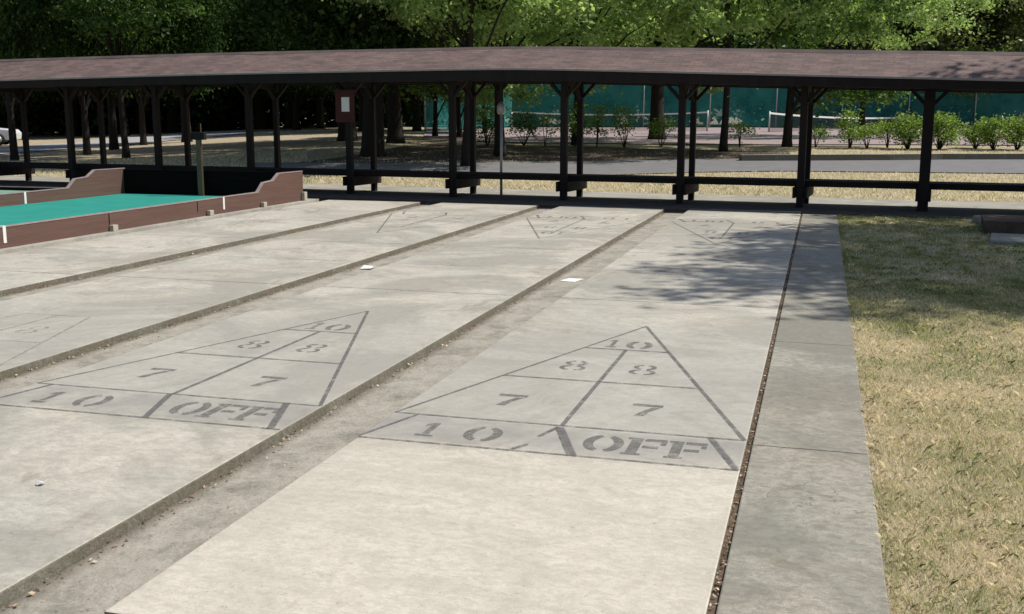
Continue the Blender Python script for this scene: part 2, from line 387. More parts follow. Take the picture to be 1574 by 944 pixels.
M_LEAF2 = foliage('broadleaf_deep', [(0.15, (0.040, 0.085, 0.022)), (0.5, (0.085, 0.165, 0.045)), (0.85, (0.20, 0.31, 0.10))], 0.5)
M_NEEDLE = foliage('evergreen', [(0.15, (0.016, 0.034, 0.011)), (0.5, (0.034, 0.070, 0.020)), (0.85, (0.085, 0.150, 0.045))], 0.25, .35, rough=.85)
M_OLIVE = foliage('olive_leaf', [(0.15, (0.075, 0.105, 0.035)), (0.5, (0.13, 0.18, 0.06)), (0.85, (0.24, 0.30, 0.12))], 0.5)
M_SHRUB = foliage('shrub_leaf', [(0.15, (0.08, 0.13, 0.03)), (0.5, (0.17, 0.26, 0.06)), (0.85, (0.33, 0.43, 0.14))], 0.5, 1.2)
M_BLADE = foliage('grass_blade', [(0.38, (0.28, 0.36, 0.14)), (0.50, (0.52, 0.54, 0.28)), (0.60, (0.86, 0.76, 0.53)), (0.9, (0.95, 0.87, 0.68))], 0.45, 1.5, (1, .97, .9), .8, .42, .85)
M_BLADE2 = foliage('lawn_blade', [(0.42, (0.13, 0.20, 0.065)), (0.55, (0.26, 0.34, 0.12)), (0.72, (0.50, 0.50, 0.25)), (0.95, (0.62, 0.55, 0.34))], 0.45, 1.5, (1, 1, .8), .8, .42, .85)

# ------------------------------------------------------------------ ground
def build_ground():
    ts = np.concatenate([np.linspace(-60, 10, 8), np.linspace(12, 50, 96), np.linspace(52, 90, 20), np.array([110, 150, 250, 500, 1500])])
    us = np.concatenate([[-6, -3, -1.5, -0.8], np.linspace(-0.6, 0.6, 61), [0.8, 1.5, 3, 6]])
    V = []; 
    for t in ts:
        for u in us:
            l = u*max(abs(t), 60) if t < 22 else u*t
            x = CX+FW[0]*t+RT[0]*l; y = CY+FW[1]*t+RT[1]*l
            off = (x+.31)*.0866+(y-16.77)*.9963
            V.append((x, y, ground_z(x, y)-(0.035+.3*min(1, max(0, (2.3-off)/.8)))))
    n = len(us); f = []
    for i in range(len(ts)-1):
        for j in range(n-1):
            f += [i*n+j, i*n+j+1, (i+1)*n+j+1, (i+1)*n+j]
    me = raw_mesh('ground', V, f, [4]*(len(f)//4), M_GROUND, True)
    return tag(link_mesh('ground', me), kind='structure')
ground = build_ground()

def sheet(name, near, far, mat, dz=0.0, nu=60, nv=10):
    """strip of paving lying on the terrain between two edges given in image pixels"""
    def resample(pl):
        pts = [on_ground(*p) for p in pl]
        xs = np.array([[p.x, p.y] for p in pts]); d = np.concatenate([[0], np.cumsum(np.hypot(*np.diff(xs, axis=0).T))])
        s = np.linspace(0, d[-1], nu); return np.stack([np.interp(s, d, xs[:, 0]), np.interp(s, d, xs[:, 1])], 1)
    A = resample(near); B = resample(far); V = []
    for j in range(nv):
        w = j/(nv-1)
        for i in range(nu):
            x, y = A[i]*(1-w)+B[i]*w; V.append((x, y, ground_z(x, y)+dz))
    f = []
    for j in range(nv-1):
        for i in range(nu-1): f += [j*nu+i, j*nu+i+1, (j+1)*nu+i+1, (j+1)*nu+i]
    o = link_mesh(name, raw_mesh(name, V, f, [4]*(len(f)//4), mat)); return tag(o, kind='structure')
sheet('road', [(380, 262), (600, 270), (850, 271), (1070, 264), (1200, 262), (1400, 264), (1700, 267)],
      [(380, 250), (600, 250), (850, 248), (1070, 244), (1200, 243), (1400, 243), (1700, 244)], M_ASPH, -0.01)
sheet('side_road', [(-150, 246), (0, 237), (60, 232), (110, 229), (180, 224), (260, 216), (330, 210), (390, 204)],
      [(-150, 236), (0, 228), (60, 222), (110, 219), (180, 212), (260, 206), (330, 202), (390, 199)], M_ROADP, 0.0)
sheet('tennis_court', [(650, 214), (800, 219), (1000, 221), (1200, 222), (1400, 222), (1750, 224)],
      [(655, 197), (800, 196), (1000, 196), (1200, 196), (1400, 196), (1750, 196)], M_COURT, 0.0, 60, 30)
M_MULCH_SHADE = simple('mulch_and_shade', (0.115, 0.078, 0.055), 1.0, scale=1.2, dark=(0.055, 0.042, 0.032), bmp=.5)
sheet('mulch_and_shade_bed', [(430, 252), (700, 249.5), (850, 247.5), (1070, 243.5), (1215, 242.5)], [(560, 236), (640, 222), (720, 219), (800, 223), (1000, 228), (1215, 233)], M_MULCH_SHADE, -0.015, 60, 20)  # brown soil, spread over shaded grass too so its colour deepens the tree shade
def kerb():
    mb = MB(); pl = [on_ground(x, y) for x, y in ((1140, 247), (1368, 246), (1450, 245), (1574, 245), (1700, 245))]
    pl = [Vector((p.x, p.y, ground_z(p.x, p.y))) for p in pl]
    for a, b in zip(pl[:-1], pl[1:]):
        d = (b-a).normalized(); n = Vector((-d.y, d.x, 0))*0.3; up = Vector((0, 0, 0.17)); dn = Vector((0, 0, 0.05))
        mb.hexa([a-dn, b-dn, b-dn+n, a-dn+n], [a+up, b+up, b+up+n, a+up+n])
    o = mb.build('kerb', M_CURB); o.data.materials.append(M_EDGE)
    for q in o.data.polygons:
        if abs(q.normal.z) < .5: q.material_index = 1  # darker kerb sides: dirt, plus the shade of that face put into the colour
    return tag(o, kind='structure')
kerb()
# gutter floor, slabs at the near end
mb = MB(); mb.box(-7.02, 1.86, -0.035, 15.95, -0.25, -0.055)
tag(mb.build('gutter_floor', M_GUT), kind='structure')
mb = MB(); mb.box(-7.02, 1.80, -0.074, -0.036, -0.25, -0.10)
tag(mb.build('expansion_gap', M_EDGE), kind='structure')
mb = MB(); mb.box(-40, 1.80, -12, -0.075, -0.2, -0.062)
tag(mb.build('apron_slab', M_WALK), kind='structure')
# walkway, poured in bays
mb = MB(); ys = [-7.4, -4.96, -2.52, -0.08, 2.36, 4.85, 7.3, 9.75, 12.2, 15.3]
for a, b in zip(ys[:-1], ys[1:]): mb.box(1.857, 2.385, a+0.004, b-0.004, -0.2, 0.0)
tag(mb.build('walkway', M_WALK, bevel=0.006), kind='structure')
# soil in the gap
mb = MB(); mb.box(1.82, 1.93, -3, 15.9, -0.3, -0.012)
tag(mb.build('joint_soil', M_JOINT), kind='structure')

# ------------------------------------------------------------------ shuffleboard lanes
L = 15.72; OFFY, BASE, L78, L810, TIP, DEAD = 1.95, 2.41, 3.36, 4.27, 5.13, 6.20
def ell_arc(cx, cy, rx, ry, irx, iry, a0, a1, n=14):
    o = [(cx+rx*math.cos(a0+(a1-a0)*i/n), cy+ry*math.sin(a0+(a1-a0)*i/n)) for i in range(n+1)]
    i_ = [(cx+irx*math.cos(a0+(a1-a0)*i/n), cy+iry*math.sin(a0+(a1-a0)*i/n)) for i in range(n+1)]
    return [[o[k], o[k+1], i_[k+1], i_[k]] for k in range(n)]
PI = math.pi
def rect(x0, x1, y0, y1): return [[(x0, y0), (x1, y0), (x1, y1), (x0, y1)]]
def glyph(ch):
    g = 0.28
    if ch == '1': return rect(.36, .64, .17, .84)+rect(.12, .88, 0, .13)+[[(.12, .70), (.36, .78), (.36, 1), (.12, .88)]]+rect(.365, .64, .845, 1)
    if ch in '0O': return ell_arc(.5, .5, .5, .5, .24, .36, PI/2+g, 3*PI/2-g)+ell_arc(.5, .5, .5, .5, .24, .36, -PI/2+g, PI/2-g)
    if ch == '7': return rect(0, 1, .80, 1)+[[(.66, .74), (.94, .74), (.66, .38), (.40, .36)], [(.39, .35), (.65, .343), (.56, .0), (.24, .0)]]
    if ch == '8':
        r = []
        for cy, ry, rx in ((.75, .25, .44), (.26, .26, .5)):
            r += ell_arc(.5, cy, rx, ry, rx-.19, ry-.10, PI/2+g, 3*PI/2-g, 10)+ell_arc(.5, cy, rx, ry, rx-.19, ry-.10, -PI/2+g, PI/2-g, 10)
        return r
    if ch == 'F': return rect(.10, .38, .11, .88)+rect(.0, .48, 0, .10)+rect(.0, .40, .89, 1)+rect(.44, 1, .84, 1)+rect(.44, .84, .43, .58)+rect(.86, 1, .66, .835)
    return []
def paint_glyph(ch, x, y, w, h, z, mat, parent, flip, skew=0):
    mb = MB()
    for q in glyph(ch):
        pts = []
        for (a, b) in q:
            X = x+a*w+skew*b; Y = y+b*h
            if flip: X = 1.83-X; Y = L-Y
            pts.append((X, Y, z))
        mb.poly(pts)
    o = mb.build('numeral' if ch in '01789' else 'letter', mat, parent); return o
def line(mb, a, b, w, flip, zz):
    a = Vector((a[0], a[1])); b = Vector((b[0], b[1])); d = (b-a).normalized(); n = Vector((-d.y, d.x))*w/2
    P = [a-n, b-n, b+n, a+n]
    if flip: P = [Vector((1.83-p.x, L-p.y)) for p in P]
    mb.poly([(p.x, p.y, zz) for p in P])
def lane_marks(root, flip, variant, far_mat=None):
    m1 = M_LINE if not far_mat else far_mat; m2 = M_NUM if not far_mat else far_mat
    mb = MB(); z = 0.002; k = [0]
    def l(a, b, w=0.018):
        k[0] += 1; line(mb, a, b, w, flip, z+0.00025*k[0])
    c = 0.915
    if variant == 3 and not flip:
        l((0.012, BASE), (c-.286, L810)); l((1.818, BASE), (c+.286, L810), 0.02)
    else:
        l((0.012, BASE), (c, TIP)); l((1.818, BASE), (c, TIP), 0.024)
    l((0.012, BASE), (1.818, BASE)); l((0.0, OFFY), (1.825, OFFY))
    f78 = (TIP-L78)/(TIP-BASE)*0.903; f810 = (TIP-L810)/(TIP-BASE)*0.903
    l((c-f78, L78), (c+f78, L78), 0.02); l((c-f810, L810), (c+f810, L810), 0.02)
    l((c, BASE), (c, L810), 0.026)
    if variant == 1 and not flip:
        l((0.145, BASE), (0.0, OFFY+0.01)); l((0.91, BASE-0.03), (1.07, OFFY), 0.045); l((1.655, BASE), (1.815, OFFY), 0.03)
        l((0.905, BASE-0.03), (0.85, 2.2), 0.022); l((0.83, 2.06), (0.78, 1.97), 0.022)
    else:
        l((0.12, BASE), (0.02, OFFY+0.01)); l((0.90, BASE), (1.05, OFFY), 0.035); l((1.62, BASE), (1.77, OFFY), 0.04)
    mb.build('scoring_triangle', m1, root)
    g = []
    g += [('1', .745, L810+.06, .10, .25), ('0', .885, L810+.05, .18, .25)]
    g += [('8', .60, 3.60, .165, .27), ('8', 1.035, 3.60, .165, .27)]
    g += [('7', .435, 2.70, .165, .24), ('7', 1.19, 2.70, .165, .24)]
    g += [('1', .24, 2.05, .12, .23), ('0', .48, 2.04, .19, .25)]
    g += [('O', 1.075, 2.045, .195, .27), ('F', 1.275, 2.04, .19, .27), ('F', 1.475, 2.04, .18, .27)]
    if variant == 3: g = [q for q in g if q[0] == '8' and q[1] > .9] if not flip else g[-7:-5]
    if variant == 4: g = []
    for ch, x, y, w, h in g: paint_glyph(ch, x, y, w, h, 0.0015 if ch else 0, m2, root, flip)
def make_lane(x0, label, variant):
    root = empty('shuffleboard_lane', (x0, 0, 0))
    mb = MB(); mb.box(0, 1.83, 0, L, -0.22, 0.0)
    o = mb.build('slab', M_LANE, root, bevel=0.008)
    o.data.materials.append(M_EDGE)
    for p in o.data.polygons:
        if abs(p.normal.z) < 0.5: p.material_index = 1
    if variant != 4: lane_marks(root, False, variant, M_FADE2 if variant == 3 else None)
    lane_marks(root, True, variant, M_FADE2 if variant == 4 else M_FADE)
    mb = MB()
    for i, (y, w) in enumerate(((DEAD, 0.016), (L-DEAD, 0.016), (L/2, 0.010))): line(mb, (0.006, y), (1.824, y), w, False, 0.0012+0.0001*i)
    mb.build('dead_line', M_LINE, root)
    tag(root, label, 'shuffleboard court', 'concrete shuffleboard courts laid side by side')
    return root
make_lane(0.0, 'concrete shuffleboard court nearest the grass with cream bare end and clear 10 OFF stencil', 1)
make_lane(-2.24, 'concrete shuffleboard court with worn grey triangle, second from the walkway', 2)
make_lane(-4.48, 'concrete shuffleboard court whose triangle is cut off by the left picture edge', 3)
make_lane(-6.72, 'blank looking pale shuffleboard court right beside the green bocce court', 4)

# ------------------------------------------------------------------ bocce courts
WY0, WY1 = -2.0, 15.45
def wall_profile(step=True):
    if step: return [(WY0, 0), (WY1, 0), (WY1, .53), (14.55, .535), (14.33, .42), (13.98, .40), (13.78, .25), (WY0, .235)]
    return [(WY0, 0), (WY1, 0), (WY1, .20), (WY0, .235)]
def bocce_wall(root, x0, x1, step, outer=True):
    P = wall_profile(step)
    mb = MB(); mb.prism(P, lambda p: (x0, p[0], p[1]), lambda p: (x1, p[0], p[1]))
    w = mb.build('side_board', M_RWOOD, root)
    for q in w.data.polygons: pass
    # light cap rail following the top edge
    cap = MB(); top = [p for p in P if p[1] > 0]
    top = sorted(top, key=lambda p: p[0])
    for a, b in zip(top[:-1], top[1:]):
        A = [(x0-.006, a[0], a[1]), (x1+.006, a[0], a[1]), (x1+.006, b[0], b[1]), (x0-.006, b[0], b[1])]
        cap.hexa([(x, y, z+.002) for x, y, z in A], [(x, y, z+.016) for x, y, z in A])
    cap.build('cap_rail', M_RTOP, root)
    return w
def bocce(x0, x1, carpet, label, step, right_wall):
    root = empty('bocce_court', (0, 0, 0.0))
    root.location = (0, 0, 0)
    mb = MB(); mb.box(x0, x1, WY0, WY1-.05, -0.02, 0.055 if step else 0.06)
    mb.build('carpet', carpet, root)
    if right_wall: bocce_wall(root, x1+.003, x1+.05, step)
    bocce_wall(root, x0-.055, x0-.003, step)
    mb = MB(); hh = .505 if step else .12
    mb.box(x0+.003, x1-.003, WY1-.045, WY1, 0, hh)
    ew = mb.build('end_board', M_EWALL, root)
    mb = MB(); mb.box(x0+.003, x1-.003, WY1-.05, WY1+.003, hh+.002, hh+.016); mb.build('cap_rail', M_EWALL if step else M_RTOP, root)
    # white foul marks wrapped over the boards
    for y in (7.78, 12.66):
        for xa, xb in (((x1+.003, x1+.05),) if right_wall else ())+((x0-.055, x0-.003),):
            mb = MB(); mb.box(xa-.009, xb+.009, y-.025, y+.025, .06, .262); mb.build('foul_mark', M_WHITE, root)
    tag(root, label, 'bocce court', None)
    return root
b1 = bocce(-10.9, -7.15, M_CARPET, 'bright green carpeted bocce court with stepped red-brown side boards', True, True)
for y in (7.0, 9.78, 12.2, 13.9, 15.42):
    mb = MB(); mb.box(-7.095, -7.03, y-.055, y+.055, 0.0, .085 if y < 15 else .16); mb.build('anchor_block', M_BLOCK, b1, bevel=.006)
for y in (9.74, 11.9):
    mb = MB(); mb.box(-7.098, -7.094, y-.008, y+.008, 0.09, .235); mb.build('board_joint', M_DWOOD, b1)
b2 = bocce(-14.75, -11.0, M_CARPET2, 'pale green bocce court at the far left edge beyond the stepped board', False, False)
mb = MB(); mb.box(-15.2, -7.0, -2.2, 15.9, -0.24, 0.0); mb.box(-40, -15.21, -2.2, 15.9, -.24, -.01)
tag(mb.build('bocce_slab', M_SLAB, bevel=.006), kind='structure')

# ------------------------------------------------------------------ shelter
P0 = Vector((-0.31, 16.77, 0)); DD = Vector((0.9963, -0.0866, 0)); NN = Vector((0.0866, 0.9963, 0))
def sh(s, off, z): p = P0+DD*s+NN*off; return (p.x, p.y, z)
mb = MB(); mb.hexa([sh(-24, -1.12, -.2), sh(12, -1.12, -.2), sh(12, 2.55, -.2), sh(-24, 2.55, -.2)], [sh(-24, -1.12, -.004), sh(12, -1.12, -.004), sh(12, 2.55, -.004), sh(-24, 2.55, -.004)])
_far = mb; mb = MB()
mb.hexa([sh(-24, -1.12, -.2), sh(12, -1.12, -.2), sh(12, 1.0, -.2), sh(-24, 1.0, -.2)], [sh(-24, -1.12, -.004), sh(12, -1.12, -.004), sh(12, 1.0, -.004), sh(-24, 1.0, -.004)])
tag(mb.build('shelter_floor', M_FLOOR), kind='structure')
mb = MB(); mb.hexa([sh(-24, 1.005, -.2), sh(12, 1.005, -.2), sh(12, 2.55, -.2), sh(-24, 2.55, -.2)], [sh(-24, 1.005, -.002), sh(12, 1.005, -.002), sh(12, 2.55, -.002), sh(-24, 2.55, -.002)])
tag(mb.build('pavement', M_SLAB, bevel=.008), kind='structure')
mb = MB(); mb.hexa([sh(-24, -1.20, -.2), sh(12, -1.20, -.2), sh(12, -1.125, -.2), sh(-24, -1.125, -.2)], [sh(-24, -1.20, .004), sh(12, -1.20, .004), sh(12, -1.125, .004), sh(-24, -1.125, .004)])
tag(mb.build('floor_edging', M_TIMB), kind='structure')
shelter = empty('shelter', (0, 0, 0))
tag(shelter, 'long open timber shelter with red-brown shingle roof and a bench between its post pairs', 'shelter')
def lens_bend(s):   # roof line bent down towards its ends, imitating lens barrel distortion
    q = s+3.0
    return -0.029*(q if q > 1.5 else (0.75*((q+1.5)/3)**2*2 if q > -1.5 else 0)) - (0.004*max(0, -s-9)**1.3 if s < -9 else 0)
def roof():
    S = np.arange(-22.5, 11.01, 0.5); ev_ = lambda s: float(np.interp(s, [-30, -16, -3, 5, 20], [0, 0, .055, .0, -.02])); rg_ = lambda s: float(np.interp(s, [-30, -16, -3, 5, 20], [0, 0, -.02, -.05, -.06]))
    secs = [(-0.62, 2.355), (0.5, 2.865), (1.62, 2.355)]
    V = []; f = []; uvs = []
    for s in S:
        for j, (off, z) in enumerate(secs):
            V.append(sh(s, off, z+lens_bend(s)+(rg_(s) if j == 1 else ev_(s))+0.004*math.sin(s*1.7+j)))
        V.append(sh(s, 1.62, 2.325+lens_bend(s)+ev_(s))); V.append(sh(s, 0.5, 2.825+lens_bend(s)+rg_(s))); V.append(sh(s, -0.62, 2.325+lens_bend(s)+ev_(s)))
    me = bpy.data.meshes.new('roof'); F_ = []; UV = []
    for i in range(len(S)-1):
        a, b = i*6, (i+1)*6
        for j in range(6):
            k = (j+1) % 6
            F_.append([a+j, b+j, b+k, a+k])
            v0, v1 = (0, 1.23) if j == 0 else ((1.25, 2.48) if j == 1 else (0, .02))
            UV.append([(S[i], v0), (S[i+1], v0), (S[i+1], v1), (S[i], v1)])
    n = len(S)-1
    F_.append([0, 1, 2, 3, 4, 5]); UV.append([(0, 0)]*6); F_.append([n*6+k for k in (5, 4, 3, 2, 1, 0)]); UV.append([(0, 0)]*6)
    me.from_pydata(V, [], F_); me.update(); uv = me.uv_layers.new(name='UVMap'); k = 0
    for q in UV:
        for c in q: uv.data[k].uv = c; k += 1
    me.materials.append(M_SHING); me.materials.append(M_DWOOD)
    for p_, i in zip(me.polygons, range(len(F_))):
        if i < n*6 and i % 6 in (2, 3, 4, 5): p_.material_index = 1
    link_mesh('roof', me, shelter)
    # pale drip edge, ridge cap
    mb = MB(); rc = MB(); fa = [MB(), MB()]; bb = MB(); be = [MB(), MB()]
    for a, b in zip(S[:-1], S[1:]):
        ra, rb = lens_bend(a)+rg_(a), lens_bend(b)+rg_(b); ya, yb = lens_bend(a), lens_bend(b)
        za, zb = lens_bend(a)+ev_(a), lens_bend(b)+ev_(b)
        mb.hexa([sh(a, -.645, 2.325+za), sh(b, -.645, 2.325+zb), sh(b, -.622, 2.325+zb), sh(a, -.622, 2.325+za)],
                [sh(a, -.645, 2.357+za), sh(b, -.645, 2.357+zb), sh(b, -.622, 2.360+zb), sh(a, -.622, 2.360+za)])
        rc.hexa([sh(a, .38, 2.818+ra), sh(b, .38, 2.818+rb), sh(b, .62, 2.818+rb), sh(a, .62, 2.818+ra)],
                [sh(a, .47, 2.878+ra), sh(b, .47, 2.878+rb), sh(b, .53, 2.878+rb), sh(a, .53, 2.878+ra)])
        for o_, t_ in ((-.615, fa[0]), (1.575, fa[1])):
            t_.hexa([sh(a, o_, 2.19+ya), sh(b, o_, 2.19+yb), sh(b, o_+.04, 2.19+yb), sh(a, o_+.04, 2.19+ya)],
                    [sh(a, o_, 2.322+za), sh(b, o_, 2.322+zb), sh(b, o_+.04, 2.322+zb), sh(a, o_+.04, 2.322+za)])
        for o_ in (0.0, 1.0):
            be[int(o_)].hexa([sh(a, o_-.05, 2.20+ya), sh(b, o_-.05, 2.20+yb), sh(b, o_+.05, 2.20+yb), sh(a, o_+.05, 2.20+ya)],
                    [sh(a, o_-.05, 2.40+ya), sh(b, o_-.05, 2.40+yb), sh(b, o_+.05, 2.40+yb), sh(a, o_+.05, 2.40+ya)])
        # ceiling boards closing the underside
        bb.hexa([sh(a, -.57, 2.30+ya), sh(b, -.57, 2.30+yb), sh(b, 1.57, 2.30+yb), sh(a, 1.57, 2.30+ya)],
                [sh(a, -.57, 2.318+ya), sh(b, -.57, 2.318+yb), sh(b, 1.57, 2.318+yb), sh(a, 1.57, 2.318+ya)])
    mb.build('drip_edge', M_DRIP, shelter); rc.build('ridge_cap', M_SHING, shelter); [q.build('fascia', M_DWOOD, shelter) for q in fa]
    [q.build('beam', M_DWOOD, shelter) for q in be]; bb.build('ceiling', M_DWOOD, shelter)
roof()
POSTX = [8.6, 6.2, 4.09, 2.10, 0.0, -2.20, -4.46, -6.72, -9.07, -11.42, -13.80, -16.1, -18.4, -20.7]
for i, s in enumerate(POSTX):
    tz = 2.20+lens_bend(s)
    for off in (0.0, 1.0):
        w = (0.085 if i in (1, 2) else 0.06) if off == 0 else 0.052
        mb = MB(); mb.hexa([sh(s-w, off-w, -.1), sh(s+w, off-w, -.1), sh(s+w, off+w, -.1), sh(s-w, off+w, -.1)],
                           [sh(s-w, off-w, tz), sh(s+w, off-w, tz), sh(s+w, off+w, tz), sh(s-w, off+w, tz)])
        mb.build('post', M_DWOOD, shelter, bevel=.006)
        for d in (-1, 1):
            mb = MB(); mb.bar(sh(s+d*.05, off, tz-.26), sh(s+d*.30, off, tz+.01), .055, .065, (NN.x, NN.y, 0)); mb.build('brace', M_DWOOD, shelter)
    mb = MB(); mb.bar(sh(s, .08, tz-.30), sh(s, .34, tz-.02), .05, .07, (DD.x, DD.y, 0)); mb.bar(sh(s, .92, tz-.30), sh(s, .66, tz-.02), .05, .07, (DD.x, DD.y, 0))
    mb.bar(sh(s, .075, tz-.02), sh(s, .925, tz-.02), .06, .12, (0, 0, 1)); mb.build('cross_tie', M_DWOOD, shelter)
    # seat bearer between the two posts
    mb = MB()
    for q in (-1, 1):
        mb.hexa([sh(s+q*.10-.022, -.10, .16), sh(s+q*.10+.022, -.10, .16), sh(s+q*.10+.022, 1.10, .16), sh(s+q*.10-.022, 1.10, .16)],
                [sh(s+q*.10-.022, -.10, .343), sh(s+q*.10+.022, -.10, .343), sh(s+q*.10+.022, 1.10, .343), sh(s+q*.10-.022, 1.10, .343)])
    mb.build('seat_bearer', M_DWOOD, shelter)
for a, b in zip(POSTX[1:], POSTX[:-1]):
    for k, off in enumerate((.18, .40, .62)):
        mb = MB(); mb.hexa([sh(a+.01, off, .345), sh(b-.01, off, .345), sh(b-.01, off+.19, .345), sh(a+.01, off+.19, .345)],
                           [sh(a+.01, off, .45), sh(b-.01, off, .45), sh(b-.01, off+.19, .45), sh(a+.01, off+.19, .45)])
        mb.build('seat_plank', M_DWOOD, shelter, bevel=.005)
# notice board on the eighth post
nb = empty('notice_board', sh(-6.72, -.085, 1.72), math.atan2(DD.y, DD.x))
mb = MB(); mb.box(-.24, .18, -.02, 0.0, -.30, .30); mb.box(-.27, .21, -.035, 0.0, .30, .335); mb.build('backing_board', M_REDBOARD, nb)
mb = MB(); mb.box(-.10, .075, -.026, -.0225, -.09, .19); mb.build('paper_notice', M_PAPER, nb)
tag(nb, 'small red-brown notice board with one white sheet fixed to a shelter post', 'notice board')

# ------------------------------------------------------------------ grey post at end of the bocce court
gp = empty('scoreboard_post', (-9.13, 15.28, 0))
mb = MB(); mb.box(-.055, .04, -.03, .03, .05, 1.22); mb.build('post', M_POSTG, gp, bevel=.004)
mb = MB(); mb.tube([(.06, -.02, .05), (.06, -.02, 1.40)], [.010, .010], 8); mb.build('pipe', M_POSTG, gp)
mb = MB(); mb.box(-.15, .14, -.05, .05, 1.10, 1.24); mb.build('box', M_DWOOD, gp, bevel=.01)
tag(gp, 'grey-green post with a thin steel pipe standing at the end board of the bocce court', 'post')

# ------------------------------------------------------------------ lamp post behind the bench
p = at(770, 21.5, 0)
lp = empty('lamp_post', (p.x, p.y, 0))
mb = MB(); mb.tube([(0, 0, -.1), (0, 0, 1.62)], [.028, .024], 10); mb.build('pole', M_STEEL, lp, True)
mb = MB(); mb.tube([(0, 0, 1.58), (0, 0, 1.62), (0, 0, 1.74), (0, 0, 1.80), (0, 0, 1.83)], [.05, .085, .09, .05, .015], 12); mb.build('lamp_head', M_STEEL, lp, True)
tag(lp, 'thin grey metal pole with a rounded head behind the shelter bench', 'lamp post')

# ------------------------------------------------------------------ trees
rs = np.random.RandomState(11)
def leaf_quads(C_, size, rng, droop=0.35, aspect=0.55):
    n = len(C_)
    a = rng.normal(size=(n, 3)); a[:, 2] = a[:, 2]*0.6-droop; a /= np.linalg.norm(a, axis=1)[:, None]
    b = rng.normal(size=(n, 3)); b -= a*(a*b).sum(1)[:, None]; b /= np.linalg.norm(b, axis=1)[:, None]
    s = (size*rng.uniform(.6, 1.35, n))[:, None]
    q = np.stack([C_-a*s*.5, C_+b*s*aspect*.5-a*s*.05, C_+a*s*.5, C_-b*s*aspect*.5-a*s*.05], 1).reshape(-1, 3)
    return q
def crown_mesh(name, mat, rx, rz, zc, K, per, size, seed, low=0.0, spread=(.55, .95), droop=.35, extra=()):
    rng = np.random.RandomState(seed)
    th = rng.uniform(0, 2*PI, K); cz = rng.uniform(-1, 1, K)**1; r = rng.uniform(.45, 1, K)**.6
    # lumpy outline
    lump = 1+.22*np.sin(3*th+seed)+.15*np.sin(5*th+2*cz*3+seed*2)
    rad = np.sqrt(np.maximum(0, 1-cz**2))*r*lump
    cen = np.stack([rad*np.cos(th)*rx, rad*np.sin(th)*rx, zc+cz*rz*r], 1)
    if len(extra): cen = np.concatenate([cen, np.array(extra, float)]); K = len(cen)
    pts = []
    for k in range(K):
        n = int(per*rng.uniform(.5, 1.5)); sp = rng.uniform(*spread)
        g = rng.normal(size=(n, 3))*sp*.5; g[:, 2] *= .55
        out = g[:, :2].copy(); g[:, 2] -= (np.hypot(out[:, 0], out[:, 1])**1.5)*.35   # sprays hang at their ends
        pts.append(cen[k]+g)
    P_ = np.concatenate(pts); V = leaf_quads(P_, size, rng, droop)
    n = len(P_); return raw_mesh(name, V, np.arange(4*n), np.full(n, 4), mat), cen
def trunk_builder(h, r, cen, seed, limbs=9, base=1.4, lean=0.3):
    rng = random.Random(seed); mb = MB()
    pts = []; rad = []
    for i in range(9):
        u = i/8; pts.append((lean*math.sin(u*2.2+seed)*u, lean*math.cos(u*1.7+seed)*u, -.1+h*u)); rad.append(r*(1-.75*u)*(base if i == 0 else 1))
    pts.insert(1, (pts[0][0], pts[0][1], .25)); rad.insert(1, r*1.12)
    mb.tube(pts, rad, 10)
    cs = [Vector(c) for c in cen]; rng.shuffle(cs)
    for c in cs[:limbs]:
        z0 = min(max(h*.22, c.z*.55), h*.8); j = min(len(pts)-1, max(1, int(z0/h*8)+1)); a = Vector(pts[j])
        m_ = a.lerp(c, .5)+Vector((0, 0, .35)); rr = rad[j]*.45
        mb.tube([a, m_, c], [rr, rr*.6, rr*.18], 6, False)
    return mb
def make_tree(name, label, group, loc, mat, bark, rx, rz, zc, h, r, K, per, size, seed, rz_rot=0, droop=.35, spread=(.55, .95), limbs=9, cat='tree', extra=()):
    root = empty(name, loc, rz_rot)
    me, cen = crown_mesh('crown', mat, rx, rz, zc, K, per, size, seed, droop=droop, spread=spread, extra=extra)
    trunk_builder(h, r, cen, seed, limbs).build('trunk', bark, root, True)
    link_mesh('crown', me, root)
    tag(root, label, cat, group); return root
def clone(src, loc, rot, sc, label, group=None):
    c = copy_tree(src); c.location = loc; c.rotation_euler.z = rot; c.scale = (sc, sc, sc)
    c['label'] = label
    if group: c['group'] = group
    return c
# park trees between the shelter and the tennis courts
def sprays(root_px, root_d, pts):
    """low hanging sprays given as bearing, distance, height; in the tree's own frame"""
    r0 = at(root_px, root_d); o = []
    for px, d, z in pts:
        c = at(px, d); o.append((c.x-r0.x, c.y-r0.y, z-r0.z))
    return o
SPR = dict(spread=(.35, .7))
t1 = make_tree('broadleaf_tree', 'leafy bright green tree on the thick dark trunk right of the notice board', None, at(607, 43), M_LEAF, M_BARKD, 4.4, 3.7, 7.0, 9, .30, 190, 150, .19, 3, **SPR)
t2 = make_tree('broadleaf_tree', 'bright green tree with drooping sprays rising right behind the lamp post', None, at(768, 35), M_LEAF, M_BARKD, 4.8, 3.2, 6.3, 8.5, .17, 190, 150, .17, 5, **SPR,
               extra=sprays(768, 35, [(800, 36, 3.1), (815, 36, 2.7), (806, 36.2, 2.3), (900, 36, 3.0), (915, 36.3, 2.75), (880, 36, 3.2), (740, 36, 2.3), (752, 36, 1.9), (700, 37, 3.0)]))
t3 = make_tree('broadleaf_tree', 'bright green slender-trunked tree in front of the first tennis net post', None, at(1113, 37), M_LEAF, M_BARKD, 4.8, 3.4, 7.0, 9.5, .13, 190, 150, .17, 8, **SPR,
               extra=sprays(1113, 37, [(1085, 37, 2.65), (1092, 37, 2.9), (1130, 37, 3.0)]))
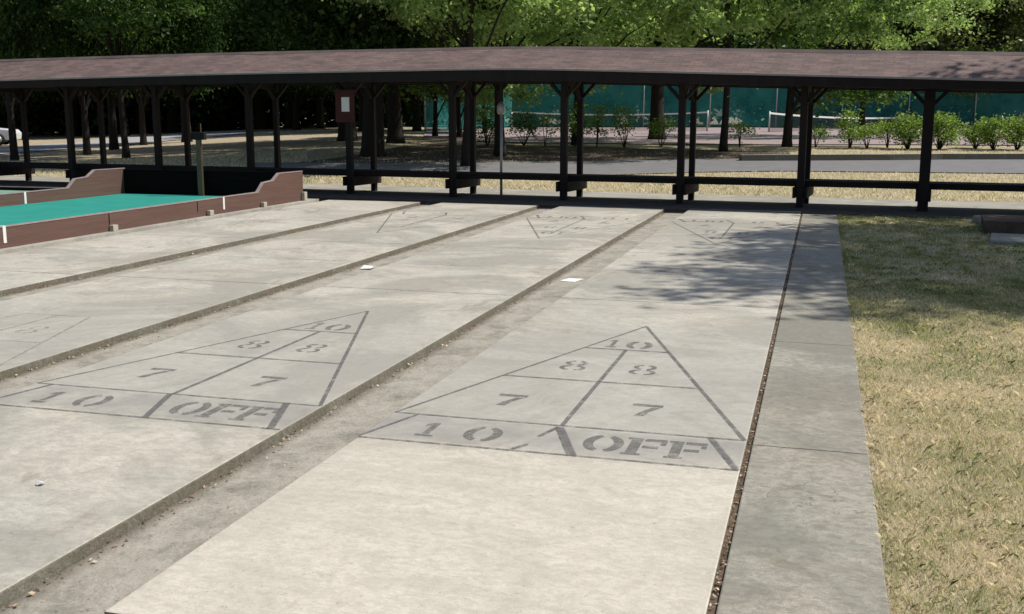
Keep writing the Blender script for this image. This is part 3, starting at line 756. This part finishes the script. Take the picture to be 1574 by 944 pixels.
t4 = make_tree('broadleaf_tree', 'deep green tree whose low branch hangs in front of the second net', None, at(1211, 39.5), M_LEAF2, M_BARKD, 4.6, 3.6, 7.1, 9.5, .16, 190, 150, .18, 13, **SPR,
               extra=sprays(1211, 39.5, [(1255, 40, 2.7), (1275, 40, 2.5), (1290, 40, 2.3), (1305, 40, 2.6), (1320, 40, 2.35), (1335, 40, 2.6), (1350, 40, 2.4), (1362, 40, 2.5), (1378, 40, 2.7), (1310, 40, 3.0), (1350, 40, 3.0), (1270, 40, 3.0), (1240, 40, 2.1)]))
t6 = make_tree('broadleaf_tree', 'bright green tree whose trunk stands behind the shelter posts left of the lamp post', None, at(716, 31), M_LEAF, M_BARKD, 4.2, 2.8, 6.5, 8.5, .14, 190, 150, .16, 51, **SPR)
t7 = make_tree('broadleaf_tree', 'bright green tree with its trunk behind the paired middle posts', None, at(884, 41), M_LEAF, M_BARKD, 4.9, 3.6, 7.2, 9, .13, 190, 150, .18, 57, **SPR)
# tree standing outside the view on the right; it shades the walkway
t5 = make_tree('broadleaf_tree', 'green tree right of the walkway throwing its shade over the lanes', None, (11.9, 12.9, 0), M_LEAF2, M_BARK, 4.2, 2.2, 9.8, 11.2, .2, 300, 170, .17, 21)
t8 = make_tree('broadleaf_tree', 'dark low-branched tree in front of the shaded end of the teal fence', None, at(706, 50), M_LEAF2, M_BARKD, 2.6, 2.6, 4.2, 6.5, .12, 130, 150, .17, 61, **SPR)
t10 = make_tree('broadleaf_tree', 'dark tree standing between the notice board and the teal fence end', None, at(668, 52), M_LEAF2, M_BARKD, 2.4, 2.6, 4.4, 6.5, .12, 130, 150, .17, 71, **SPR)
t11 = make_tree('broadleaf_tree', 'dark tree in front of the teal fence corner, left of the lamp pole', None, at(745, 58), M_LEAF2, M_BARKD, 2.8, 3.0, 4.6, 7, .12, 150, 150, .18, 73, **SPR)
t9 = make_tree('broadleaf_tree', 'mid green leafy tree rising above the roof over the stepped bocce boards', None, at(190, 38), M_LEAF2, M_BARKD, 3.0, 2.4, 6.6, 8, .12, 130, 150, .17, 67, **SPR)
# tall belt behind the tennis courts
BELT = 'trees lining the far side of the tennis courts'
big = make_tree('tall_tree', 'tall deep green tree behind the tennis screens', BELT, at(700, 88), M_LEAF2, M_BARKD, 6.0, 8.0, 9.5, 15, .35, 330, 150, .30, 31, spread=(.9, 1.6))
big2 = make_tree('tall_tree', 'tall olive green tree behind the tennis screens at right', BELT, at(1470, 80), M_OLIVE, M_BARKD, 6.2, 8.0, 9.2, 15, .35, 330, 150, .28, 37, spread=(.9, 1.6))
for i, (px, d) in enumerate(((820, 90), (930, 84), (1040, 92), (1150, 85), (1260, 92), (1360, 86), (590, 92), (1010, 104), (1230, 106), (760, 104))):
    clone(big, at(px, d), i*1.3, rnd.uniform(.95, 1.2), 'tall deep green tree behind the tennis screens', BELT)
for i, (px, d) in enumerate(((1545, 82), (1620, 84), (1700, 86), (1560, 104), (1400, 98))):
    clone(big2, at(px, d), i*1.9+.5, rnd.uniform(.95, 1.2), 'tall olive green tree behind the tennis screens at right', BELT)
mid1 = clone(t3, at(1325, 52), 2.1, 1.1, 'light green tree over the far tennis net, right of centre')
mid2 = clone(t1, at(1010, 47), 4.0, 1.1, 'bright green tree hanging over the roof right of the paired middle posts')
# dark woodland behind the left half of the shelter
WOOD = 'dark woodland trees behind the left half of the shelter'
ev = make_tree('evergreen_tree', 'dark evergreen in the shaded wood behind the left of the shelter', WOOD, at(533, 46), M_NEEDLE, M_BARKD, 4.2, 5.6, 8.0, 13, .36, 330, 190, .20, 41, spread=(.7, 1.2), limbs=16)
ev2 = make_tree('evergreen_tree', 'dark evergreen in the shaded wood behind the left of the shelter', WOOD, at(218, 52), M_NEEDLE, M_BARKD, 4.6, 5.4, 8.3, 13, .24, 330, 190, .21, 43, spread=(.7, 1.2), limbs=16)
near_wood = [(130, 42, 1, .55, 'thin dark evergreen standing before the pale side road, second from the left edge'), (17, 38, 1, .5, 'dark evergreen trunk in front of the white car at the left edge'),
             (172, 47, 0, .5, 'dark evergreen whose trunk foot meets the pale road above the stepped board'), (285, 54, 0, .6, 'dark evergreen trunk at the bend of the pale side road'),
             (572, 35, 0, .95, 'big dark evergreen right of the notice board, nearest of the wood')]
for i, (px, d, k, w, lb) in enumerate(near_wood):
    c = clone((ev, ev2)[k], at(px, d), i*2.2, 1, lb, WOOD); c.scale = (w, w, 1.05)
spots = [(455, 74, 1), (492, 78, 1), (400, 84, 0), (350, 92, 1), (300, 88, 0), (-130, 60, 1), (20, 76, 1), (110, 80, 0), (215, 84, 0), (560, 64, 0), (640, 64, 1), (600, 74, 0), (700, 66, 0),
         (-20, 80, 0), (60, 88, 1), (150, 90, 0), (250, 92, 1), (330, 96, 1), (520, 82, 0), (420, 90, 0), (-90, 76, 1), (445, 84, 0), (475, 88, 1), (385, 94, 1), (190, 76, 1), (265, 82, 0)]
for i, (px, d, k) in enumerate(spots):
    clone((ev, ev2)[k], at(px, d), i*2.2, rnd.uniform(.9, 1.2), 'dark evergreen standing deep in the shaded wood behind the pale side road', WOOD)
ev['label'] = 'dark evergreen with its trunk hidden behind the notice board post'
ev2['label'] = 'dark evergreen standing in front of the side road left of the grey post'
ev2.scale = (.6, .6, 1.05)
# distant wood edge: one mass nobody could count
def wood_edge():
    rng = np.random.RandomState(5); pts = []
    for px in np.arange(-500, 2100, 9):
        if 400 < px < 515 and rng.rand() < .75: continue
        d = 108+rng.uniform(-4, 8); c = at(px, d)
        for k in range(3):
            z = rng.uniform(0, 15); n = 120
            g = rng.normal(size=(n, 3))*[1.1, 1.1, 1.5]
            pts.append(np.array([c.x, c.y, c.z+z])+g)
    P_ = np.concatenate(pts); P_ = P_[P_[:, 2] > .2]; V = leaf_quads(P_, .75, rng, .2, .8)
    me = raw_mesh('distant_wood', V, np.arange(len(V)), np.full(len(P_), 4), M_NEEDLE)
    return tag(link_mesh('distant_wood', me), 'far dark wood closing the view behind everything', 'woodland', kind='stuff')
wood_edge()
# undergrowth between trunks on the left
def undergrowth():
    rng = np.random.RandomState(9); pts = []
    for px in np.arange(-260, 640, 6):
        if 395 < px < 525 and rng.rand() < .7: continue
        d = rng.uniform(84, 100); c = at(px, d)
        for k in range(4):
            g = rng.normal(size=(90, 3))*[1.5, 1.5, 1.0]
            pts.append(np.array([c.x, c.y, c.z+rng.uniform(.3, 5.5)])+g)
    P_ = np.concatenate(pts); P_ = P_[P_[:, 2] > .15]; V = leaf_quads(P_, .55, rng, .2, .7)
    me = raw_mesh('undergrowth', V, np.arange(len(V)), np.full(len(P_), 4), M_NEEDLE)
    return tag(link_mesh('undergrowth', me), 'dark undergrowth filling the wood between the trunks', 'undergrowth', kind='stuff')
undergrowth()

# ------------------------------------------------------------------ tennis courts: screens and nets
def screen_run(name, pts, zt, label, step=3.05, group=None):
    root = empty(name, pts[0]); o = root.location.copy(); mb = MB(); 
    for a, b in zip(pts[:-1], pts[1:]):
        a = Vector(a); b = Vector(b); n = max(1, round((b-a).length/step))
        d = (b-a).normalized(); nn = Vector((-d.y, d.x, 0))
        for i in range(n):
            p, q = a.lerp(b, i/n)-o, a.lerp(b, (i+1)/n)-o
            k = 8
            for j in range(k):      # gently billowing cloth
                u0, u1 = j/k, (j+1)/k
                f0 = nn*.07*math.sin(PI*u0); f1 = nn*.07*math.sin(PI*u1)
                P_, Q_ = p.lerp(q, u0)+f0, p.lerp(q, u1)+f1
                mb.poly([P_+Vector((0, 0, .08)), Q_+Vector((0, 0, .08)), Q_+Vector((0, 0, zt-.05)), P_+Vector((0, 0, zt-.05))])
            pm = MB(); pp = p-nn*.08; pm.tube([pp, pp+Vector((0, 0, zt))], [.045, .04], 8); pm.build('fence_post', M_STEEL, root, True)
            if i % 2 == 0 and False: pass
        rm = MB(); rm.tube([a-o+Vector((0, 0, zt))-nn*.08, b-o+Vector((0, 0, zt))-nn*.08], [.03, .03], 8); rm.build('top_rail', M_STEEL, root, True)
    mb.build('windscreen', M_SCREEN, root)
    tag(root, label, 'fence', group); return root
screen_run('tennis_fence', [at(785, 77), at(1700, 77)], 4.3, 'long teal windscreen fence behind both tennis nets', 4.6)
screen_run('tennis_fence', [at(651, 58), at(785, 76.5)], 4.0, 'shaded teal windscreen fence running back at the left of the tennis courts', 4.6)
def net(a, b, h, label, tape=.075):
    root = empty('tennis_net', a); a = Vector(a); b = Vector(b); d = b-a; o = a
    for p in (a, b):
        mb = MB(); mb.tube([p-o, p-o+Vector((0, 0, h+.06))], [.05, .045], 10); mb.build('net_post', M_STEEL, root, True)
    n = 24; tp = MB(); nm = MB(); e = d.normalized(); nn = Vector((-e.y, e.x, 0))*.03
    zs = [h-.16*math.sin(PI*i/n)**.8 if 0 < i < n else h for i in range(n+1)]
    for i in range(n):
        p, q = d*(i/n), d*((i+1)/n); za, zb = zs[i], zs[i+1]
        tp.hexa([p-nn+Vector((0, 0, za-tape)), q-nn+Vector((0, 0, zb-tape)), q+nn+Vector((0, 0, zb-tape)), p+nn+Vector((0, 0, za-tape))],
                [p-nn+Vector((0, 0, za)), q-nn+Vector((0, 0, zb)), q+nn+Vector((0, 0, zb)), p+nn+Vector((0, 0, za))])
    tp.build('tape', M_WHITE, root)
    for i in range(160):
        u = i/160; p = d*u; z = np.interp(u*n, range(n+1), zs)-tape
        nm.bar(p+Vector((0, 0, .03)), p+Vector((0, 0, z)), .012, .012, (e.x, e.y, 0))
    for k in range(10):
        z = .04+k*.095; nm.bar(Vector((0, 0, z)), d+Vector((0, 0, z)), .012, .012)
    nm.build('netting', M_NET, root)
    tag(root, label, 'tennis net', 'tennis nets'); return root
net(at(786, 62), at(1087, 63), 1.12, 'tennis net in the sunny court behind the middle posts')
net(at(1182, 61), at(1392, 75, -.3), 1.10, 'tennis net partly hidden by the hanging branch and hedge at right', .10)

# ------------------------------------------------------------------ shrubs along the far verge
def shrub(px, d, w, h, label, dens=1.0, leg=.25, mat=None, name='shrub'):
    rng = np.random.RandomState(int(px)); loc = at(px, d); root = empty(name, loc)
    K = int(34*dens*max(.5, w)); pts = []; st = MB()
    for k in range(K):
        th = rng.uniform(0, 2*PI); r = w*.5*rng.uniform(0, 1)**.5; z = leg+(h-leg)*rng.uniform(0.1, 1)
        c = np.array([r*math.cos(th), r*math.sin(th), z]); pts.append(c+rng.normal(size=(46, 3))*[.13, .13, .10])
        if k % 4 == 0: st.tube([(0.02*math.cos(th), .02*math.sin(th), -.05), (c[0]*.5, c[1]*.5, z*.55), tuple(c)], [.02, .014, .006], 5, False)
    P_ = np.concatenate(pts); V = leaf_quads(P_, .085, rng, .0, .6)
    st.build('stem', M_BARKD, root)
    link_mesh('foliage', raw_mesh('foliage', V, np.arange(len(V)), np.full(len(P_), 4), mat or M_SHRUB), root)
    tag(root, label, 'shrub', 'shrubs along the verge in front of the tennis courts'); return root
SH = [(838, 39.5, .5, 1.1, .4, 'thin sapling left of the paired posts in the middle'),
      (884, 39.5, .9, 1.5, .7, 'tall loose shrub seen between the paired middle posts'),
      (917, 39, .65, 1.35, .7, 'upright sapling just right of the paired middle posts'),
      (960, 38.8, .75, 1.35, .7, 'leaning leafy sapling, second one right of the middle posts'),
      (1016, 39.3, .9, .95, .5, 'low spreading shrub left of the paired posts near the first net post'),
      (1138, 39.3, .9, .75, .4, 'sparse shaded shrub right beside the slender tree trunk'),
      (1255, 39.3, .8, .7, .4, 'sparse dark shrub right of the second slender trunk'),
      (1308, 38.6, .95, 1.25, 1.0, 'upright dark green shrub below the hanging branch'),
      (1335, 38.6, .9, .7, .6, 'pale straggly low shrub right of the upright dark one'),
      (1366, 38.9, .75, .85, .7, 'loose green shrub left of the clipped pair'),
      (1398, 38.2, .95, 1.12, 1.8, 'clipped shrub immediately left of the stout right post'),
      (1446, 38.2, 1.05, 1.12, 2.0, 'clipped flat-topped shrub immediately right of the stout post'),
      (1502, 38.6, .95, .80, 1.3, 'rounded shrub standing alone after the gap at right'),
      (1531, 37.8, .8, 1.02, 1.5, 'rounded shrub between the lone one and the one at the picture edge'),
      (1566, 38.0, .95, .98, 1.7, 'rounded shrub at the right picture edge')]
for px, d, w, h, de, lb in SH: shrub(px, d, w, h, lb, de, leg=.18 if de > .9 else .35)
for px, d, w, h, lb in ((748, 39.5, 1.1, 1.3, 'ragged shrub left of the lamp post'), (805, 40.5, 1.0, 1.1, 'ragged dark shrub right of the lamp post')):
    shrub(px, d, w, h, lb, .8, mat=M_LEAF2)

# ------------------------------------------------------------------ parked car at the far left
def car(loc, rz):
    root = empty('parked_car', loc, rz)
    paint = simple('white_car_paint', (0.75, 0.76, 0.76), 0.3, var=.05, bmp=0, spec=.5)
    glass = simple('car_glass', (0.03, 0.035, 0.04), 0.1, var=.1, bmp=0, spec=.6)
    tyre = simple('tyre', (0.02, 0.02, 0.02), 0.9, bmp=0)
    P_ = [(-2.2, .28), (2.2, .28), (2.25, .62), (2.1, .80), (1.2, .88), (.55, 1.36), (-1.1, 1.40), (-1.75, .98), (-2.2, .92)]
    mb = MB(); mb.prism(P_, lambda p: (p[0], -.85, p[1]), lambda p: (p[0], .85, p[1])); mb.build('body', paint, root, bevel=.05)
    mb = MB(); W_ = [(1.02, .92), (.50, 1.30), (-1.05, 1.33), (-1.55, .98)]
    mb.prism(W_, lambda p: (p[0], -.856, p[1]), lambda p: (p[0], .856, p[1])); mb.build('side_window', glass, root)
    for x in (-1.4, 1.4):
        for y in (-.80, .80):
            mb = MB(); mb.tube([(x, y-.1, .31), (x, y+.1, .31)], [.31, .31], 20); w = mb.build('wheel', tyre, root, True)
            mb = MB(); mb.tube([(x, y-.105, .31), (x, y+.105, .31)], [.18, .18], 16); mb.build('rim', M_STEEL, w, True)
    for y in (-.6, .6):
        mb = MB(); mb.box(-2.215, -2.19, y-.16, y+.16, .70, .84); mb.build('tail_light', simple('red_lens', (.4, .01, .01), .3, bmp=0), root)
    tag(root, 'white parked car half hidden behind a trunk at the left picture edge', 'car'); return root
c0 = at(-46, 56); car((c0.x, c0.y, c0.z), YAW*-1+.25)

# ------------------------------------------------------------------ stone edging at right
mb = MB(); mb.box(0, 1.6, 0, .14, -.1, .17); 
st = empty('timber_border', (4.28, 12.95, 0), -.09)
o = mb.build('face_board', M_TIMB, st, bevel=.01)
mb = MB(); mb.box(0, 1.6, .15, 1.6, -.1, .12); mb.build('side_fill', M_TIMB, st)
tag(st, 'low brown timber border box at the right edge beside the shaded grass', 'border')
mb = MB(); mb.box(0, 1.5, 0, .95, -.1, .035)
o = mb.build('concrete_pad', M_CURB, bevel=.02); o.location = (4.17, 11.75, 0); o.rotation_euler.z = -.15
tag(o, 'pale concrete pad lying in front of the timber border', 'paving slab')
mb = MB(); mb.box(0, .42, 0, .30, -.02, .10)
o = mb.build('concrete_block', M_CURB, bevel=.03); o.location = (4.40, 14.35, 0); o.rotation_euler.z = .3
tag(o, 'grey concrete block behind the timber border near the shelter floor', 'block')

# ------------------------------------------------------------------ litter
def paper(pts, loc, rz, mat, label, name='paper_scrap'):
    mb = MB(); n = len(pts)
    mb.prism(pts, lambda p: (p[0], p[1], p[2]), lambda p: (p[0], p[1], p[2]+.0015))
    o = mb.build(name, mat); o.location = loc; o.rotation_euler.z = rz
    return tag(o, label, 'litter')
paper([(-.06, -.07, .002), (.06, -.08, .01), (.09, .02, .03), (.05, .09, .012), (-.05, .07, .025)], (-2.47, 7.74, -.05), .2, M_PAPER, 'curled white paper lying in the gutter between the second and third lanes')
paper([(-.085, -.10, .0), (.075, -.10, .0), (.075, .11, .004), (-.085, .10, .003)], (-.20, 7.55, -.052), -.25, M_PAPER, 'flat white card lying in the gutter beside the nearest lane')
paper([(-.022, -.01, .0), (.006, -.016, .012), (.026, .006, .02), (.0, .016, .006), (-.02, .012, .014)], (-.99, .935, .003), .5, M_PAPER, 'tiny crumpled white scrap on the grey near end of the second lane')
def leaf_litter():
    rng = np.random.RandomState(3); V = []; 
    def chips(n, fx, fy, z, s):
        x = fx(n); y = fy(n); c = np.stack([x, y, z+rng.uniform(0, .012, n)], 1)
        a = rng.normal(size=(n, 3)); a[:, 2] *= .35; a /= np.linalg.norm(a, axis=1)[:, None]
        b = rng.normal(size=(n, 3)); b[:, 2] *= .35; b -= a*(a*b).sum(1)[:, None]; b /= np.linalg.norm(b, axis=1)[:, None]
        q = (s*rng.uniform(.4, 1.4, n))[:, None]
        V.append(np.stack([c-a*q, c+b*q*.5, c+a*q, c-b*q*.5], 1).reshape(-1, 3))
    chips(1500, lambda n: 1.833+rng.beta(1.2, 1.2, n)*.023, lambda n: -1+16.3*rng.uniform(0, 1, n)**1.8, -.008, .007)
    for x0 in (-.405, -2.645, -4.885):
        chips(900, lambda n: x0+np.abs(rng.normal(size=n))*.03, lambda n: rng.uniform(0, 15.7, n), -.052, .010)
        chips(260, lambda n: x0+rng.uniform(0, .38, n), lambda n: rng.uniform(0, 15.7, n), -.053, .006)
    chips(900, lambda n: 2.395+np.abs(rng.normal(size=n))*.025, lambda n: rng.uniform(-1, 14.5, n), -.012, .011)
    V = np.concatenate(V); n = len(V)//4
    m = foliage('dead_leaf', [(.15, (.12, .07, .04)), (.5, (.34, .235, .15)), (.85, (.60, .50, .36))], .1, 8)
    me = raw_mesh('leaf_litter', V, np.arange(4*n), np.full(n, 4), m)
    tag(link_mesh('leaf_litter', me), 'brown leaf crumbs caught in the joints and gutters', 'leaf litter', kind='stuff')
leaf_litter()

# ------------------------------------------------------------------ turf right of the walkway
mb = MB(); mb.box(2.387, 40, -12, 15.42, -.3, -.014)
tag(mb.build('turf_base', M_SOIL), kind='structure')
def turf():
    rng = np.random.RandomState(17)
    def field(n, x0, x1, y0, y1, h, w):
        x = rng.uniform(x0, x1, n); y = rng.uniform(y0, y1, n)
        # tufts
        k = n//90; tx = rng.uniform(x0, x1, k); ty = rng.uniform(y0, y1, k); idx = rng.randint(0, k, n); m = rng.rand(n) < .45
        x = np.where(m, tx[idx]+rng.normal(size=n)*.035, x); y = np.where(m, ty[idx]+rng.normal(size=n)*.035, y)
        ok = (x > 2.392) & (y < 15.35); x, y, m = x[ok], y[ok], m[ok]; n = len(x)
        hh = h*rng.uniform(.4, 1.3, n)*np.where(m, 1.15, .8); lean = np.clip(rng.normal(size=(n, 2))*.7, -1.1, 1.1)
        th = rng.uniform(0, 2*PI, n); ww = w*rng.uniform(.6, 1.4, n)
        b0 = np.stack([x-np.cos(th)*ww, y-np.sin(th)*ww, np.full(n, -.016)], 1); b1 = np.stack([x+np.cos(th)*ww, y+np.sin(th)*ww, np.full(n, -.016)], 1)
        m0 = np.stack([x+lean[:, 0]*hh*.4-np.cos(th)*ww*.6, y+lean[:, 1]*hh*.4-np.sin(th)*ww*.6, hh*.62-.012], 1)
        m1 = m0+np.stack([np.cos(th)*ww*1.2, np.sin(th)*ww*1.2, 0*ww], 1)
        tp = np.stack([x+lean[:, 0]*hh*1.1, y+lean[:, 1]*hh*1.1, hh*.85-.012], 1)
        return np.stack([b0, b1, m1, tp, m0], 1).reshape(-1, 3)
    V = [field(130000, 2.38, 3.7, .2, 4.2, .022, .0010), field(100000, 2.38, 4.4, 4.2, 8.2, .025, .0016), field(70000, 2.38, 5.6, 8.2, 15.4, .028, .0026),
         field(16000, 4.4, 6.6, 1.2, 8.2, .024, .0018)]
    # ragged fringe leaning over the walkway edge
    V.append(field(7000, 2.385, 2.43, .2, 15.2, .034, .0014)); V.append(field(26000, 2.385, 4.2, .3, 6.5, .036, .0013))
    V = np.concatenate(V); n = len(V)//5
    me = raw_mesh('grass', V, np.arange(5*n), np.full(n, 5), M_BLADE)
    me.materials.append(M_BLADE2); yy = V[::5][:n, 1]; xx = V[::5][:n, 0]
    w = np.clip((yy-5.6)/2.4, 0, .75)+.22*np.sin(xx*2.3+1)*np.sin(yy*1.4)+.20*np.sin(xx*5.1+yy*2.2)+.05
    me.polygons.foreach_set('material_index', (rng.rand(n) < w).astype(np.int32))
    return tag(link_mesh('grass', me), 'dry yellow-green grass right of the walkway', 'grass', kind='stuff')
turf()
def verge():
    """coarser dry grass on the verges beyond the shelter"""
    rng = np.random.RandomState(23); n = 90000
    u = rng.uniform(-.56, .56, n); t = rng.uniform(20.5, 37.5, n)
    x = CX+FW[0]*t+RT[0]*u*t; y = CY+FW[1]*t+RT[1]*u*t
    off = (x-P0.x)*NN.x+(y-P0.y)*NN.y
    keep = off > 2.65
    # keep the road clear
    py = 472+FPX*np.tan(np.arctan((CZ-np.array([ground_z(a, b) for a, b in zip(x, y)]))/t)-PIT); px = 787+FPX*u/.985
    near = np.interp(px, [380, 600, 850, 1070, 1200, 1400, 1700], [262, 270, 271, 264, 262, 264, 267]); far = np.interp(px, [380, 600, 850, 1070, 1200, 1400, 1700], [250, 250, 248, 244, 243, 238, 239])
    keep &= ~((py < near+.5) & (py > far-.5) & (px > 375))
    nl = np.interp(px, [0, 60, 110, 180, 260, 330, 390], [237, 232, 229, 224, 216, 210, 204]); keep &= ~((px < 395) & (py < nl+.5))
    keep &= py > 224; keep &= ~((px > 470) & (px < 1190) & (py < 247) & (rng.rand(len(px)) < .9))
    x, y, t = x[keep], y[keep], t[keep]; n = len(x)
    z = np.array([ground_z(a, b) for a, b in zip(x, y)])-.035
    h = .07*rng.uniform(.4, 1.3, n); w = .011*rng.uniform(.6, 1.4, n); th = rng.uniform(0, 2*PI, n); lean = rng.normal(size=(n, 2))*.7
    a = np.stack([x-np.cos(th)*w, y-np.sin(th)*w, z], 1); b = np.stack([x+np.cos(th)*w, y+np.sin(th)*w, z], 1); c = np.stack([x+lean[:, 0]*h, y+lean[:, 1]*h, z+h], 1)
    V = np.stack([a, b, c], 1).reshape(-1, 3)
    me = raw_mesh('verge_grass', V, np.arange(3*n), np.full(n, 3), M_BLADE)
    return tag(link_mesh('verge_grass', me), 'parched grass on the verges behind the shelter', 'grass', kind='stuff')
verge()
